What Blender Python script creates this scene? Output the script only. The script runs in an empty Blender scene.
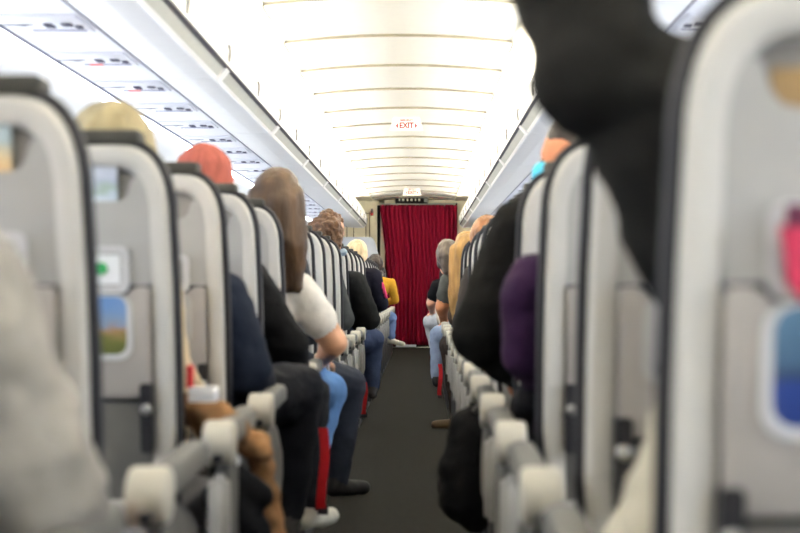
import bpy, bmesh, math, random
import numpy as np
from mathutils import Vector, Matrix, Euler, noise
random.seed(7)
S = bpy.context.scene
COL = S.collection
PI = math.pi

# ------------------------------------------------------------------ camera, world, exposure
F = 1500.0                                  # focal length in pixels of an 800 px wide frame
CX, CZ = 0.125, 0.90                        # camera stands a little right of the aisle's middle
cam_d = bpy.data.cameras.new('camera')
cam_d.sensor_width = 36.0
cam_d.lens = F * 36.0 / 800.0
cam_d.clip_start = 0.02
cam_d.dof.use_dof = True
cam_d.dof.focus_distance = 12.5
cam_d.dof.aperture_fstop = 3.7
cam = bpy.data.objects.new('camera', cam_d)
COL.objects.link(cam)
cam.location = (CX, 0.0, CZ)
cam.rotation_euler = (PI/2 + math.atan(20.5/F), 0, math.atan(22.0/F))
S.camera = cam

world = bpy.data.worlds.new('World')
S.world = world
world.use_nodes = True
world.node_tree.nodes['Background'].inputs[0].default_value = (0.55, 0.68, 1.0, 1)
world.node_tree.nodes['Background'].inputs[1].default_value = 0.0
S.view_settings.view_transform = 'Standard'
S.view_settings.look = 'None'
S.view_settings.gamma = 1.0
S.view_settings.exposure = 0.6
S.view_settings.use_curve_mapping = False
COVE_POWER = 42.0          # warm lamp strips above the bins
WINDOW_POWER = 42.0        # daylight in the cabin windows
SIDE_POWER = 9.0           # lamp strips along the side walls, under the bins
S.cycles.max_bounces = 10
S.cycles.diffuse_bounces = 6
S.cycles.sample_clamp_indirect = 6.0
S.cycles.use_denoising = True


def P(px, py, Y):
    """World point seen at pixel (px, py) at distance Y down the cabin."""
    return Vector((CX + (px - 422.0) * Y / F, Y, CZ - (py - 287.0) * Y / F))


# ------------------------------------------------------------------ materials
def srgb(c):
    return tuple(((v/255.0)/12.92 if v/255.0 <= 0.04045 else ((v/255.0+0.055)/1.055)**2.4) for v in c)


def mat(name, c, rough=0.6, metal=0.0, var=0.12, scale=18.0, bump=0.0, bscale=60.0, emit=None, power=0.0,
        sheen=0.0, stretch=(1, 1, 1), spec=None):
    m = bpy.data.materials.new(name)
    m.use_nodes = True
    nt = m.node_tree
    b = nt.nodes['Principled BSDF']
    base = srgb(c)
    tc = nt.nodes.new('ShaderNodeTexCoord')
    mp = nt.nodes.new('ShaderNodeMapping')
    mp.inputs['Scale'].default_value = stretch
    nt.links.new(tc.outputs['Object'], mp.inputs['Vector'])
    if var > 0:
        n = nt.nodes.new('ShaderNodeTexNoise')
        n.inputs['Scale'].default_value = scale
        n.inputs['Detail'].default_value = 4
        nt.links.new(mp.outputs[0], n.inputs['Vector'])
        r = nt.nodes.new('ShaderNodeValToRGB')
        r.color_ramp.elements[0].position = 0.3
        r.color_ramp.elements[1].position = 0.7
        r.color_ramp.elements[0].color = tuple(v*(1-var) for v in base) + (1,)
        r.color_ramp.elements[1].color = tuple(min(1, v*(1+var)) for v in base) + (1,)
        nt.links.new(n.outputs['Fac'], r.inputs[0])
        nt.links.new(r.outputs[0], b.inputs['Base Color'])
    else:
        b.inputs['Base Color'].default_value = base + (1,)
    b.inputs['Roughness'].default_value = rough
    b.inputs['Metallic'].default_value = metal
    b.inputs['Specular IOR Level'].default_value = spec if spec is not None else (0.12 if rough > 0.7 else 0.4)
    if sheen:
        b.inputs['Sheen Weight'].default_value = sheen
    if bump > 0:
        n2 = nt.nodes.new('ShaderNodeTexNoise')
        n2.inputs['Scale'].default_value = bscale
        n2.inputs['Detail'].default_value = 5
        nt.links.new(mp.outputs[0], n2.inputs['Vector'])
        bn = nt.nodes.new('ShaderNodeBump')
        bn.inputs['Strength'].default_value = bump
        bn.inputs['Distance'].default_value = 0.01
        nt.links.new(n2.outputs['Fac'], bn.inputs['Height'])
        nt.links.new(bn.outputs[0], b.inputs['Normal'])
    if emit:
        b.inputs['Emission Color'].default_value = tuple(emit) + (1,)
        b.inputs['Emission Strength'].default_value = power
    return m


M = {}
M['ceiling'] = mat('ceiling_panel_white', (245, 244, 238), 0.5, var=0.02)
M['joint'] = mat('ceiling_joint_grey', (126, 120, 104), 0.7, var=0.05)
M['cove'] = mat('cove_panel_cream', (240, 234, 216), 0.5, var=0.02)
M['bin'] = mat('bin_white_plastic', (238, 238, 238), 0.35, var=0.02)
M['binstrip'] = mat('bin_grip_grey', (176, 178, 172), 0.5, var=0.04)
M['seam'] = mat('dark_seam', (58, 58, 66), 0.6, var=0.05)
M['seamlight'] = mat('panel_seam_grey', (122, 122, 142), 0.6, var=0.05)
M['latch'] = mat('latch_grey', (120, 118, 112), 0.4, var=0.05)
M['psu'] = mat('service_panel_white', (236, 238, 246), 0.4, var=0.02)
M['psudark'] = mat('service_panel_dark', (52, 52, 80), 0.5, var=0.1)
M['psuline'] = mat('service_line_grey', (135, 135, 165), 0.5, var=0.1)
M['psured'] = mat('service_line_red', (225, 110, 110), 0.5, var=0.1)
M['wall'] = mat('sidewall_white', (232, 232, 230), 0.5, var=0.02)
M['front'] = mat('front_wall_cream', (240, 231, 200), 0.5, var=0.04)
M['frontline'] = mat('front_wall_groove', (120, 106, 76), 0.6, var=0.05)
M['dark'] = mat('black_gap', (22, 20, 18), 0.8, var=0.1)
M['carpet'] = mat('carpet_dark_grey', (39, 38, 34), 0.95, var=0.22, scale=35, bump=0.6, bscale=400)
M['rail'] = mat('rail_metal', (120, 118, 112), 0.35, metal=0.8, var=0.06)
M['thresh'] = mat('threshold_metal', (200, 198, 190), 0.35, metal=0.6, var=0.05)
M['partition'] = mat('partition_grey', (196, 202, 212), 0.5, var=0.03)
M['glow'] = mat('cove_lamp', (255, 246, 225), 0.5, var=0, emit=(1.0, 0.965, 0.90), power=COVE_POWER)
M['sideglow'] = mat('sidewall_lamp', (250, 250, 255), 0.5, var=0, emit=(0.93, 0.96, 1.0), power=SIDE_POWER)
M['pane'] = mat('window_daylight', (200, 220, 255), 0.5, var=0, emit=(0.84, 0.90, 1.0), power=WINDOW_POWER)
# seats
M['shell'] = mat('seat_shell_cream', (192, 191, 187), 0.42, var=0.03)
M['recess'] = mat('seat_recess_grey', (132, 130, 127), 0.6, var=0.06)
M['mid'] = mat('seat_panel_grey', (160, 160, 159), 0.5, var=0.03)
M['tray'] = mat('tray_table_grey', (153, 149, 146), 0.5, var=0.03)
M['trim'] = mat('seat_edge_black', (17, 18, 25), 0.6, var=0.08)
M['leather'] = mat('seat_leather_grey', (88, 88, 92), 0.55, var=0.1, bump=0.2, bscale=90)
M['flap'] = mat('headrest_flap_dark', (48, 48, 44), 0.7, var=0.15)
M['pocket'] = mat('seat_pocket_grey', (92, 91, 88), 0.7, var=0.1, bump=0.2, bscale=120)
M['black'] = mat('black_plastic', (28, 28, 32), 0.45, var=0.1)
M['steel'] = mat('steel', (170, 170, 168), 0.3, metal=0.9, var=0.04)
M['armcap'] = mat('armrest_cap_cream', (176, 172, 160), 0.45, var=0.04)
M['armpad'] = mat('armrest_pad_grey', (88, 88, 86), 0.6, var=0.06)
M['armpost'] = mat('armrest_post_grey', (150, 149, 146), 0.5, var=0.05)
M['legmetal'] = mat('seat_leg_metal', (86, 86, 88), 0.4, metal=0.7, var=0.06)
M['white'] = mat('white_card', (232, 234, 238), 0.5, var=0.03)
M['frame'] = mat('holder_frame_white', (190, 191, 194), 0.45, var=0.03)


def picture_mat(name, stops, nscale=9.0, amount=0.35):
    """A printed picture: bands of colour from top to bottom, broken up by noise."""
    m = bpy.data.materials.new(name)
    m.use_nodes = True
    nt = m.node_tree
    b = nt.nodes['Principled BSDF']
    b.inputs['Roughness'].default_value = 0.4
    tc = nt.nodes.new('ShaderNodeTexCoord')
    sp = nt.nodes.new('ShaderNodeSeparateXYZ')
    nt.links.new(tc.outputs['Generated'], sp.inputs[0])
    n = nt.nodes.new('ShaderNodeTexNoise')
    n.inputs['Scale'].default_value = nscale
    nt.links.new(tc.outputs['Generated'], n.inputs['Vector'])
    ma = nt.nodes.new('ShaderNodeMath'); ma.operation = 'MULTIPLY_ADD'
    ma.inputs[1].default_value = amount
    ma.inputs[2].default_value = -amount/2
    nt.links.new(n.outputs['Fac'], ma.inputs[0])
    ad = nt.nodes.new('ShaderNodeMath'); ad.operation = 'ADD'
    nt.links.new(sp.outputs['Z'], ad.inputs[0]); nt.links.new(ma.outputs[0], ad.inputs[1])
    r = nt.nodes.new('ShaderNodeValToRGB')
    els = r.color_ramp.elements
    while len(els) < len(stops):
        els.new(0.5)
    for e, (p, c) in zip(els, stops):
        e.position = p; e.color = srgb(c) + (1,)
    nt.links.new(ad.outputs[0], r.inputs[0])
    nt.links.new(r.outputs[0], b.inputs['Base Color'])
    return m


M['ad_coast'] = picture_mat('printed_coast', [(0.0, (70, 84, 40)), (0.28, (96, 100, 48)), (0.45, (150, 118, 84)), (0.58, (120, 140, 170)), (1.0, (84, 132, 196))])
M['ad_blue'] = picture_mat('printed_blue', [(0.0, (20, 46, 108)), (0.42, (22, 50, 118)), (0.46, (30, 50, 80)), (0.56, (56, 86, 116)), (1.0, (72, 106, 134))], 4, 0.05)
M['ad_pale'] = picture_mat('printed_pale', [(0.0, (140, 142, 146)), (0.5, (158, 158, 160)), (1.0, (166, 166, 168))], 5, 0.3)
M['card_blue'] = picture_mat('card_white_blue', [(0.0, (214, 220, 226)), (0.3, (176, 192, 206)), (0.45, (150, 170, 160)), (0.6, (170, 180, 200)), (1.0, (222, 226, 232))], 7, 0.5)
M['card_orange'] = picture_mat('card_orange_teal', [(0.0, (200, 140, 60)), (0.35, (210, 190, 150)), (0.6, (170, 190, 196)), (1.0, (200, 210, 210))], 5, 0.3)
M['card_brown'] = mat('card_brown', (136, 112, 76), 0.6, var=0.12)
M['pink'] = mat('leaflet_pink', (172, 40, 76), 0.5, var=0.06)
M['plum'] = mat('leaflet_plum', (84, 28, 58), 0.5, var=0.06)
M['green'] = mat('green_dot', (40, 150, 84), 0.5, var=0.05)
M['red'] = mat('red_plastic', (176, 36, 40), 0.5, var=0.06)
M['signred'] = mat('sign_red', (130, 22, 22), 0.5, var=0.0)
M['signwhite'] = mat('sign_white', (250, 244, 232), 0.5, var=0.0, emit=(1, 0.95, 0.86), power=0.12)
M['strap'] = mat('strap_red', (150, 28, 34), 0.8, var=0.12)
M['brown'] = mat('coat_brown', (128, 96, 66), 0.85, var=0.3, scale=30, bump=0.6, bscale=70)
M['blackcloth'] = mat('bag_black', (15, 15, 17), 0.75, var=0.15, bump=0.3, bscale=40)
M['button'] = mat('button_white', (240, 240, 236), 0.3, var=0)


def cloth(name, c, var=0.14, bump=0.5):
    return mat(name, c, 0.88, var=var, scale=14, bump=bump, bscale=26)


# ------------------------------------------------------------------ mesh helpers
def link(name, bm, m, parent=None, smooth=True, loc=None):
    me = bpy.data.meshes.new(name)
    bmesh.ops.recalc_face_normals(bm, faces=bm.faces)
    bm.to_mesh(me); bm.free()
    for x in (m if isinstance(m, (list, tuple)) else [m]):
        me.materials.append(x)
    if smooth:
        me.polygons.foreach_set('use_smooth', [True]*len(me.polygons))
        me.set_sharp_from_angle(angle=math.radians(38))
    o = bpy.data.objects.new(name, me)
    COL.objects.link(o)
    if parent is not None:
        o.parent = parent
    if loc is not None:
        o.location = loc
    return o


def empty(name, loc=(0, 0, 0)):
    o = bpy.data.objects.new(name, None)
    o.empty_display_size = 0.05
    COL.objects.link(o)
    o.location = loc
    return o


def tag(o, label, cat, group=None):
    o['label'] = label; o['category'] = cat
    if group:
        o['group'] = group
    return o


def struct(name, bm, m, parent=None, smooth=False):
    o = link(name, bm, m, parent, smooth)
    if parent is None:
        o['kind'] = 'structure'
    return o


def copy_tree(o, parent=None):
    c = o.copy()
    COL.objects.link(c)
    if parent is not None:
        c.parent = parent
    for ch in list(o.children):
        copy_tree(ch, c)
    return c


def box(bm, x0, x1, y0, y1, z0, z1, bev=0.0, mi=0, seg=2):
    r = bmesh.ops.create_cube(bm, size=1.0)
    vs = r['verts']
    for v in vs:
        v.co = Vector((x0 + (v.co.x+.5)*(x1-x0), y0 + (v.co.y+.5)*(y1-y0), z0 + (v.co.z+.5)*(z1-z0)))
    fs = list({f for v in vs for f in v.link_faces})
    for f in fs:
        f.material_index = mi
    if bev > 0:
        es = list({e for v in vs for e in v.link_edges})
        r = bmesh.ops.bevel(bm, geom=es, offset=bev, segments=seg, profile=0.6, affect='EDGES')
        for f in r['faces']:
            f.material_index = mi
    return bm


def B(*a, **k):
    return box(bmesh.new(), *a, **k)


def loft(bm, rings, cap0=True, cap1=True, mis=None, mi0=0, mi1=0, closed=True):
    vr = [[bm.verts.new(p) for p in r] for r in rings]
    n = len(rings[0])
    for k in range(len(vr)-1):
        for i in range(n if closed else n-1):
            j = (i+1) % n
            f = bm.faces.new((vr[k][i], vr[k][j], vr[k+1][j], vr[k+1][i]))
            f.material_index = mis[k] if mis else 0
    if cap0:
        f = bm.faces.new(vr[0]); f.material_index = mi0
    if cap1:
        f = bm.faces.new(vr[-1]); f.material_index = mi1
    return bm


def tube(bm, pts, r, n=10, cap=True):
    """Round tube along a polyline; r a number or one per point."""
    pts = [Vector(p) for p in pts]
    rs = r if isinstance(r, (list, tuple)) else [r]*len(pts)
    rings = []
    up = Vector((0, 0, 1))
    for i, p in enumerate(pts):
        d = (pts[min(i+1, len(pts)-1)] - pts[max(i-1, 0)]).normalized()
        a = d.cross(up)
        if a.length < 1e-3:
            a = d.cross(Vector((1, 0, 0)))
        a.normalize(); b = d.cross(a).normalized()
        rings.append([p + (a*math.cos(2*PI*k/n) + b*math.sin(2*PI*k/n))*rs[i] for k in range(n)])
    return loft(bm, rings, cap, cap)


def cyl(bm, c, axis, r, h, n=20, bev=0.0):
    c = Vector(c); ax = Vector(axis).normalized()
    prof = [(0, r-bev), (bev, r), (h-bev, r), (h, r-bev)] if bev else [(0, r), (h, r)]
    return tube_prof(bm, c, ax, prof, n)


def tube_prof(bm, c, ax, prof, n=20):
    a = ax.orthogonal().normalized(); b = ax.cross(a)
    rings = [[c + ax*t + (a*math.cos(2*PI*k/n)+b*math.sin(2*PI*k/n))*max(r, 1e-4) for k in range(n)] for t, r in prof]
    return loft(bm, rings)


# ------------------------------------------------------------------ the cabin shell
Y0, Y1, YC = -4.0, 21.2, 22.4
bm = bmesh.new()
box(bm, -1.95, 1.95, Y0, 24.5, -0.06, 0.0)
struct('floor', bm, M['carpet'])

PANEL = 1.0675
bm = bmesh.new()
NX = 24
y = 7.905 - 12*PANEL
while y < YC - 0.01:
    ye = min(y + PANEL, YC)
    def zc(x):
        return 2.237 - 0.036*(x/0.6)**2
    # near end of a panel hangs a little lower than the far end of the one before it
    rows = [(y, -0.015), (y + 0.03, -0.018), (y+PANEL*0.5, -0.008), (ye, 0.0)]
    vr = [[bm.verts.new((-0.6 + 1.2*i/NX, yy, zc(-0.6+1.2*i/NX) + dz)) for i in range(NX+1)] for yy, dz in rows]
    top = [bm.verts.new((-0.6 + 1.2*i/NX, y, zc(-0.6+1.2*i/NX) + 0.002)) for i in range(NX+1)]
    for i in range(NX):
        f = bm.faces.new((top[i], top[i+1], vr[0][i+1], vr[0][i])); f.material_index = 1
        for k in range(3):
            f = bm.faces.new((vr[k][i], vr[k][i+1], vr[k+1][i+1], vr[k+1][i]))
    y += PANEL
struct('ceiling', bm, [M['ceiling'], M['joint']])
bm = bmesh.new()
box(bm, -1.95, 1.95, Y0, 24.5, 2.40, 2.46)
struct('ceiling_crown', bm, M['wall'])

for s, nm in ((-1, 'left'), (1, 'right')):
    # cove panel between the ceiling and the wall above the bins
    bm = bmesh.new()
    prof = [(0.60, 2.200), (0.612, 2.182), (0.70, 2.192), (0.82, 2.185), (0.93, 2.15), (0.98, 2.06)]
    loft(bm, [[Vector((s*a, Y0, b)) for a, b in prof], [Vector((s*a, YC, b)) for a, b in prof]], False, False, closed=False)
    struct('trim_cove_'+nm, bm, M['cove'])
    # side wall, curved
    bm = bmesh.new()
    prof = [(1.78, 0.0), (1.84, 0.4), (1.87, 0.8), (1.85, 1.15), (1.76, 1.45), (1.60, 1.62), (1.44, 1.70), (1.30, 1.745), (1.226, 1.748)]
    loft(bm, [[Vector((s*a, Y0, b)) for a, b in prof], [Vector((s*a, 24.4, b)) for a, b in prof]], False, False, closed=False)
    struct('wall_'+nm, bm, M['wall'], smooth=True)
    # fascia under the bins that carries the service panels, with its two long seams
    bm = bmesh.new()
    box(bm, min(s*0.924, s*1.222), max(s*0.924, s*1.222), Y0, Y1-0.2, 1.737, 1.78)
    box(bm, min(s*0.918, s*0.923), max(s*0.918, s*0.923), Y0, Y1-0.2, 1.734, 1.78, mi=1)
    box(bm, min(s*1.220, s*1.234), max(s*1.220, s*1.234), Y0, Y1-0.2, 1.732, 1.78, mi=1)
    struct('trim_fascia_'+nm, bm, [M['psu'], M['seamlight']])
    # lamp strip in the cove, lying behind the bin tops
    bm = bmesh.new()
    prof = [(0.80, 2.085), (0.845, 2.10), (0.89, 2.085), (0.89, 2.07), (0.80, 2.07)]
    loft(bm, [[Vector((s*a, Y0+0.1, b)) for a, b in prof], [Vector((s*a, 21.12, b)) for a, b in prof]])
    tag(link('cove_light', bm, M['glow'], smooth=False), 'warm light strip hidden in the cove above the %s bins' % nm, 'light')

    # lamp strip along the top of the side wall
    bm = bmesh.new()
    prof = [(1.252, 1.752), (1.262, 1.735), (1.30, 1.728), (1.318, 1.742), (1.30, 1.76)]
    loft(bm, [[Vector((s*a, Y0+0.1, b)) for a, b in prof], [Vector((s*a, 20.9, b)) for a, b in prof]])
    tag(link('sidewall_light', bm, M['sideglow'], smooth=False), 'white light strip along the top of the %s side wall' % nm, 'light')

# windows
bm = bmesh.new()
rr = [(0.115*math.copysign(abs(math.cos(t))**0.6, math.cos(t)), 0.165*math.copysign(abs(math.sin(t))**0.6, math.sin(t))) for t in [2*PI*k/28 for k in range(28)]]
loft(bm, [[Vector((0.03, a*1.35, b*1.3)) for a, b in rr], [Vector((-0.012, a*1.25, b*1.22)) for a, b in rr], [Vector((0.0, a, b)) for a, b in rr]], False, True, mi1=1)
w0 = struct('window_1', bm, [M['wall'], M['pane']])
n = 1
for s in (-1, 1):
    for i in range(18):
        w = w0 if n == 1 else w0.copy()
        if n > 1:
            COL.objects.link(w)
            w.name = 'window_%d' % n
        w.location = (s*1.845, -0.3 + i*PANEL, 1.08)
        w.rotation_euler = (0, 0, 0 if s > 0 else PI)
        w['kind'] = 'structure'
        n += 1
bm = bmesh.new()
box(bm, -1.95, 1.95, Y0-0.05, Y0, 0, 2.4)
struct('wall_back', bm, M['wall'])

# ------------------------------------------------------------------ front of the cabin
bm = bmesh.new()
box(bm, -1.95, -0.43, YC+0.06, YC+0.14, 0, 2.4)                 # left of the opening
box(bm, 0.655, 1.95, YC+0.06, YC+0.14, 0, 2.4)                   # right of the opening
box(bm, -0.535, 0.655, YC+0.06, YC+0.14, 2.16, 2.4)              # above it
for x in (-0.66, -0.715, -0.90, -1.0, -1.09):
    box(bm, x-0.006, x+0.006, YC+0.05, YC+0.062, 0.0, 2.02, mi=1)
box(bm, -0.76, -0.60, YC+0.05, YC+0.062, 2.00, 2.008, mi=1)
box(bm, -0.545, -0.50, YC+0.045, YC+0.062, 0, 2.125, mi=2)
box(bm, -0.86, 0.86, YC+0.02, YC+0.062, 2.205, 2.222, mi=1)
struct('wall_front', bm, [M['front'], M['frontline'], M['dark']])
bm = B(-1.9, 1.9, 24.0, 24.05, 0, 2.4)
struct('wall_galley', bm, M['dark'])
bm = B(-0.44, 0.50, YC-0.16, YC-0.10, 0.0, 0.012, bev=0.003)
struct('trim_1', bm, M['thresh'])
struct('trim_2', B(-0.26, 0.04, YC-0.19, YC-0.14, 0.012, 0.045, bev=0.004), M['white'])

# curtain: pleated mesh, gathered a little at the left
cur = empty('curtain', (0.06, YC-0.02, 0))
tag(cur, 'long dark red pleated curtain closing off the front end of the aisle', 'curtain')
bm = bmesh.new()
NXc, NZc = 330, 26
gr = []
for j in range(NZc+1):
    t = j/NZc
    z = 0.035 + t*(2.125-0.035)
    row = []
    for i in range(NXc+1):
        u = i/NXc
        xl = -0.505 + 0.105*max(0, min(1, (2.0-z)/0.9))**0.8
        x = xl + u*(0.645-xl)
        ph = u*2*PI*18 + 0.9*math.sin(u*11) + 0.3*math.sin(u*29+z*0.1)
        a = (0.022 + 0.007*math.sin(u*23)) * (0.75 + 0.25*(1-t))
        yy = a*math.sin(ph) + 0.003*math.sin(u*70+z*0.3)
        x += 0.010*math.cos(ph)
        row.append(bm.verts.new((x-0.06, yy, z)))
    gr.append(row)
for j in range(NZc):
    for i in range(NXc):
        bm.faces.new((gr[j][i], gr[j][i+1], gr[j+1][i+1], gr[j+1][i]))
M['curtain'] = mat('curtain_red', (118, 8, 37), 0.75, var=0.05, scale=25, bump=0.0)
c = link('curtain_cloth', bm, M['curtain'], cur)
sm = c.modifiers.new('thick', 'SOLIDIFY'); sm.thickness = 0.004
bm = bmesh.new()
tube(bm, [(-0.57, 0, 2.14), (0.57, 0, 2.14)], 0.011, 8)
link('curtain_rail', bm, M['thresh'], cur)
for i in range(24):
    bm = bmesh.new()
    box(bm, -0.006, 0.006, -0.005, 0.005, -0.022, 0.008)
    if i == 0:
        h0 = link('curtain_hook', bm, M['rail'], cur, smooth=False)
        ho = h0
    else:
        bm.free(); ho = h0.copy(); COL.objects.link(ho)
    ho.location = (-0.545 + i*1.09/23, 0, 2.135)

# grey partition in front of the first left row, with its sloped aisle edge
bm = bmesh.new()
pts = [(-1.5, 0.12), (-0.405, 0.12), (-0.405, 1.05), (-0.43, 1.16), (-0.54, 1.545), (-0.565, 1.585), (-0.60, 1.60), (-1.5, 1.60)]
loft(bm, [[Vector((a, 20.98, b)) for a, b in pts], [Vector((a, 21.02, b)) for a, b in pts]])
bmesh.ops.bevel(bm, geom=[e for e in bm.edges if abs(e.verts[0].co.y-e.verts[1].co.y) < 1e-4], offset=0.006, segments=2, affect='EDGES')
pr = empty('cabin_partition', (-0.9, 21.0, 0))
tag(pr, 'pale grey partition panel with sloped edge ahead of the first left row', 'partition')
o = link('panel', bm, M['partition'], pr); o.location = (0.9, -21.0, 0)
for x in (-1.4, -0.5):
    bm = B(x-0.02+0.9, x+0.02+0.9, -0.025, 0.025, 0, 0.125, bev=0.004)
    link('foot', bm, M['legmetal'], pr)

# little red-and-dark box on the cream wall left of the curtain
t = empty('wall_handset', P(372, 212, YC+0.045))
tag(t, 'small dark red box on the cream wall left of the curtain', 'handset')
link('cradle', B(-0.022, 0.022, -0.02, 0.005, -0.055, 0.02, bev=0.006), M['strap'], t)
link('handset', B(-0.016, 0.016, -0.032, -0.018, -0.02, 0.05, bev=0.006), M['black'], t)

# dark indicator box above the curtain
t = empty('indicator_sign', (CX + (411.5-422)*22.3/F, 22.34, CZ + (287-199.5)*22.3/F))
tag(t, 'dark rectangular indicator box on the header above the red curtain', 'sign')
link('housing', B(-0.245, 0.245, -0.02, 0.06, -0.056, 0.045, bev=0.006), M['dark'], t)
M['lit'] = mat('indicator_pale', (196, 196, 178), 0.4, var=0)
for i, (x, w) in enumerate([(-0.18, .02), (-0.125, .03), (-0.06, .022), (0.0, .034), (0.06, .02), (0.115, .028)]):
    link('symbol', B(x-w/2, x+w/2, -0.024, -0.018, -0.02, 0.018), M['lit'], t, smooth=False)
link('end_lens', B(0.185, 0.238, -0.024, -0.018, -0.04, 0.035), M['latch'], t, smooth=False)


def text_mesh(s, size, m, parent, name, x, z, y, width=None):
    cu = bpy.data.curves.new('txt', 'FONT')
    cu.body = s; cu.size = size; cu.align_x = 'CENTER'; cu.align_y = 'CENTER'; cu.extrude = 0.001; cu.offset = size*0.035
    to = bpy.data.objects.new('txt', cu)
    COL.objects.link(to)
    bpy.context.view_layer.update()
    me = bpy.data.meshes.new_from_object(to.evaluated_get(bpy.context.evaluated_depsgraph_get()))
    bpy.data.objects.remove(to)
    if width:
        xs = [v.co.x for v in me.vertices]
        k = width/(max(xs)-min(xs))
        for v in me.vertices:
            v.co.x *= k
    me.materials.clear(); me.materials.append(m)
    o = bpy.data.objects.new(name, me)
    COL.objects.link(o); o.parent = parent
    o.location = (x, y, z); o.rotation_euler = (PI/2, 0, 0)
    return o


def exit_sign(px, py, Y, w, label):
    t = empty('exit_sign', P(px, py, Y))
    tag(t, label, 'sign', 'exit signs hanging from the ceiling')
    bm = bmesh.new()
    pts = [(-w*0.5, -0.046), (w*0.5, -0.046), (w*0.40, 0.052), (-w*0.40, 0.052)]
    loft(bm, [[Vector((a, -0.004, b)) for a, b in pts], [Vector((a, 0.012, b)) for a, b in pts]])
    link('sign_plate', bm, M['signwhite'], t, smooth=False)
    link('ceiling_bracket', B(-w*0.4, w*0.4, -0.006, 0.03, 0.045, 0.062, bev=0.003), M['ceiling'], t)
    text_mesh('EXIT', 0.062, M['signred'], t, 'exit_lettering', 0, -0.008, -0.006, width=0.112)
    text_mesh('EMERGENCY', 0.022, M['signred'], t, 'small_lettering', 0, 0.034, -0.006, width=0.105)
    for s in (-1, 1):
        bm = bmesh.new()
        a = [Vector((s*0.085, -0.0045, -0.008)), Vector((s*0.066, -0.0045, 0.014)), Vector((s*0.066, -0.0045, -0.030))]
        loft(bm, [a, [p + Vector((0, -0.0025, 0)) for p in a]])
        link('arrow', bm, M['signred'], t, smooth=False)
    return t


exit_sign(406.5, 124.5, 11.75, 0.26, 'nearer white exit sign with red letters at mid ceiling')
exit_sign(412, 192.0, 20.2, 0.25, 'farther white exit sign just above the dark indicator box')

# ------------------------------------------------------------------ overhead bins
MOD = 2.14
ORD = ['first', 'second', 'third', 'fourth', 'fifth', 'sixth', 'seventh', 'eighth', 'ninth', 'tenth', 'eleventh', 'twelfth',
       'thirteenth', 'fourteenth', 'fifteenth', 'sixteenth', 'seventeenth', 'eighteenth', 'nineteenth', 'twentieth',
       'twenty-first', 'twenty-second', 'twenty-third', 'twenty-fourth', 'twenty-fifth', 'twenty-sixth', 'twenty-seventh']


def make_bin(s):
    root = empty('overhead_bin', (0, 0, 0))
    def ring(prof, y):
        return [Vector((s*a, y, b)) for a, b in prof]
    g = 0.006
    body = [(0.665, 1.775), (0.688, 1.752), (0.70, 1.738), (0.80, 1.733), (0.914, 1.737), (1.25, 1.77), (1.25, 2.02), (0.93, 2.05), (0.74, 2.055), (0.69, 1.95)]
    bm = bmesh.new()
    loft(bm, [ring(body, g), ring(body, MOD-g)])
    link('body', bm, M['bin'], root, smooth=False)
    # grip strip under the door edge, with a pale lip and end brackets
    gs = [(0.660, 1.772), (0.690, 1.738), (0.693, 1.746), (0.668, 1.778)]
    bm = bmesh.new(); loft(bm, [ring(gs, 0.05), ring(gs, MOD-0.05)])
    link('grip_strip', bm, M['binstrip'], root, smooth=False)
    lp = [(0.688, 1.739), (0.699, 1.727), (0.708, 1.729), (0.706, 1.740)]
    bm = bmesh.new(); loft(bm, [ring(lp, 0.004), ring(lp, MOD-0.004)])
    link('lip', bm, M['bin'], root, smooth=False)
    br = [(0.652, 1.772), (0.690, 1.727), (0.705, 1.735), (0.672, 1.785)]
    for y in (0.004, MOD-0.052):
        bm = bmesh.new(); loft(bm, [ring(br, y), ring(br, y+0.048)])
        link('bracket', bm, M['bin'], root, smooth=False)
    sm_ = [(0.648, 1.778), (0.660, 1.769), (0.668, 1.776), (0.655, 1.786)]
    bm = bmesh.new(); loft(bm, [ring(sm_, 0.0), ring(sm_, MOD)])
    link('door_gasket', bm, M['seam'], root, smooth=False)
    for k in (0, 1):
        ya, yb = k*MOD/2 + 0.007, (k+1)*MOD/2 - 0.007
        dp = [(0.650, 1.787), (0.645, 1.84), (0.655, 1.90), (0.682, 1.97), (0.725, 2.035), (0.775, 2.07), (0.80, 2.066), (0.76, 2.03), (0.71, 1.95), (0.69, 1.85), (0.672, 1.79)]
        bm = bmesh.new(); loft(bm, [ring(dp, ya), ring(dp, yb)])
        d = link('door', bm, M['bin'], root)
        bm = bmesh.new()
        yc = yb
        lt = [(0.6425, 1.80), (0.638, 1.83), (0.640, 1.865), (0.648, 1.868), (0.650, 1.80)]
        loft(bm, [ring(lt, yc-0.035), ring(lt, yc+0.0)])
        link('latch', bm, M['latch'], d)
    return root


for s, nm in ((-1, 'left'), (1, 'right')):
    proto = make_bin(s)
    for i in range(11):
        y = 20.98 - MOD*(i+1)
        o = proto if i == 0 else copy_tree(proto)
        o.location = (0, y, 0)
        tag(o, 'white overhead bin above the %s seats, %s counted back from the curtain' % (nm, ORD[i]), 'overhead bin', 'overhead bins along the cabin')
    bm = bmesh.new()
    ep = [(0.645, 1.787), (0.64, 1.84), (0.65, 1.90), (0.68, 1.97), (0.725, 2.035), (0.775, 2.07), (0.93, 2.07), (1.25, 2.03), (1.25, 1.76), (0.80, 1.728), (0.69, 1.73)]
    cxx, czz = 0.85, 1.88
    loft(bm, [[Vector((s*(cxx+(a-cxx)*k), y, czz+(b-czz)*k)) for a, b in ep] for k, y in ((1, 20.985), (0.99, 21.03), (0.95, 21.06), (0.86, 21.08))])
    tag(link('bin_end_cap', bm, M['bin']), 'rounded white cap closing the front end of the %s bins' % nm, 'end cap')

# service panels under the bins
PITCH = 0.74
ZK = [1.41 + PITCH*k for k in range(26)]


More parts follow.
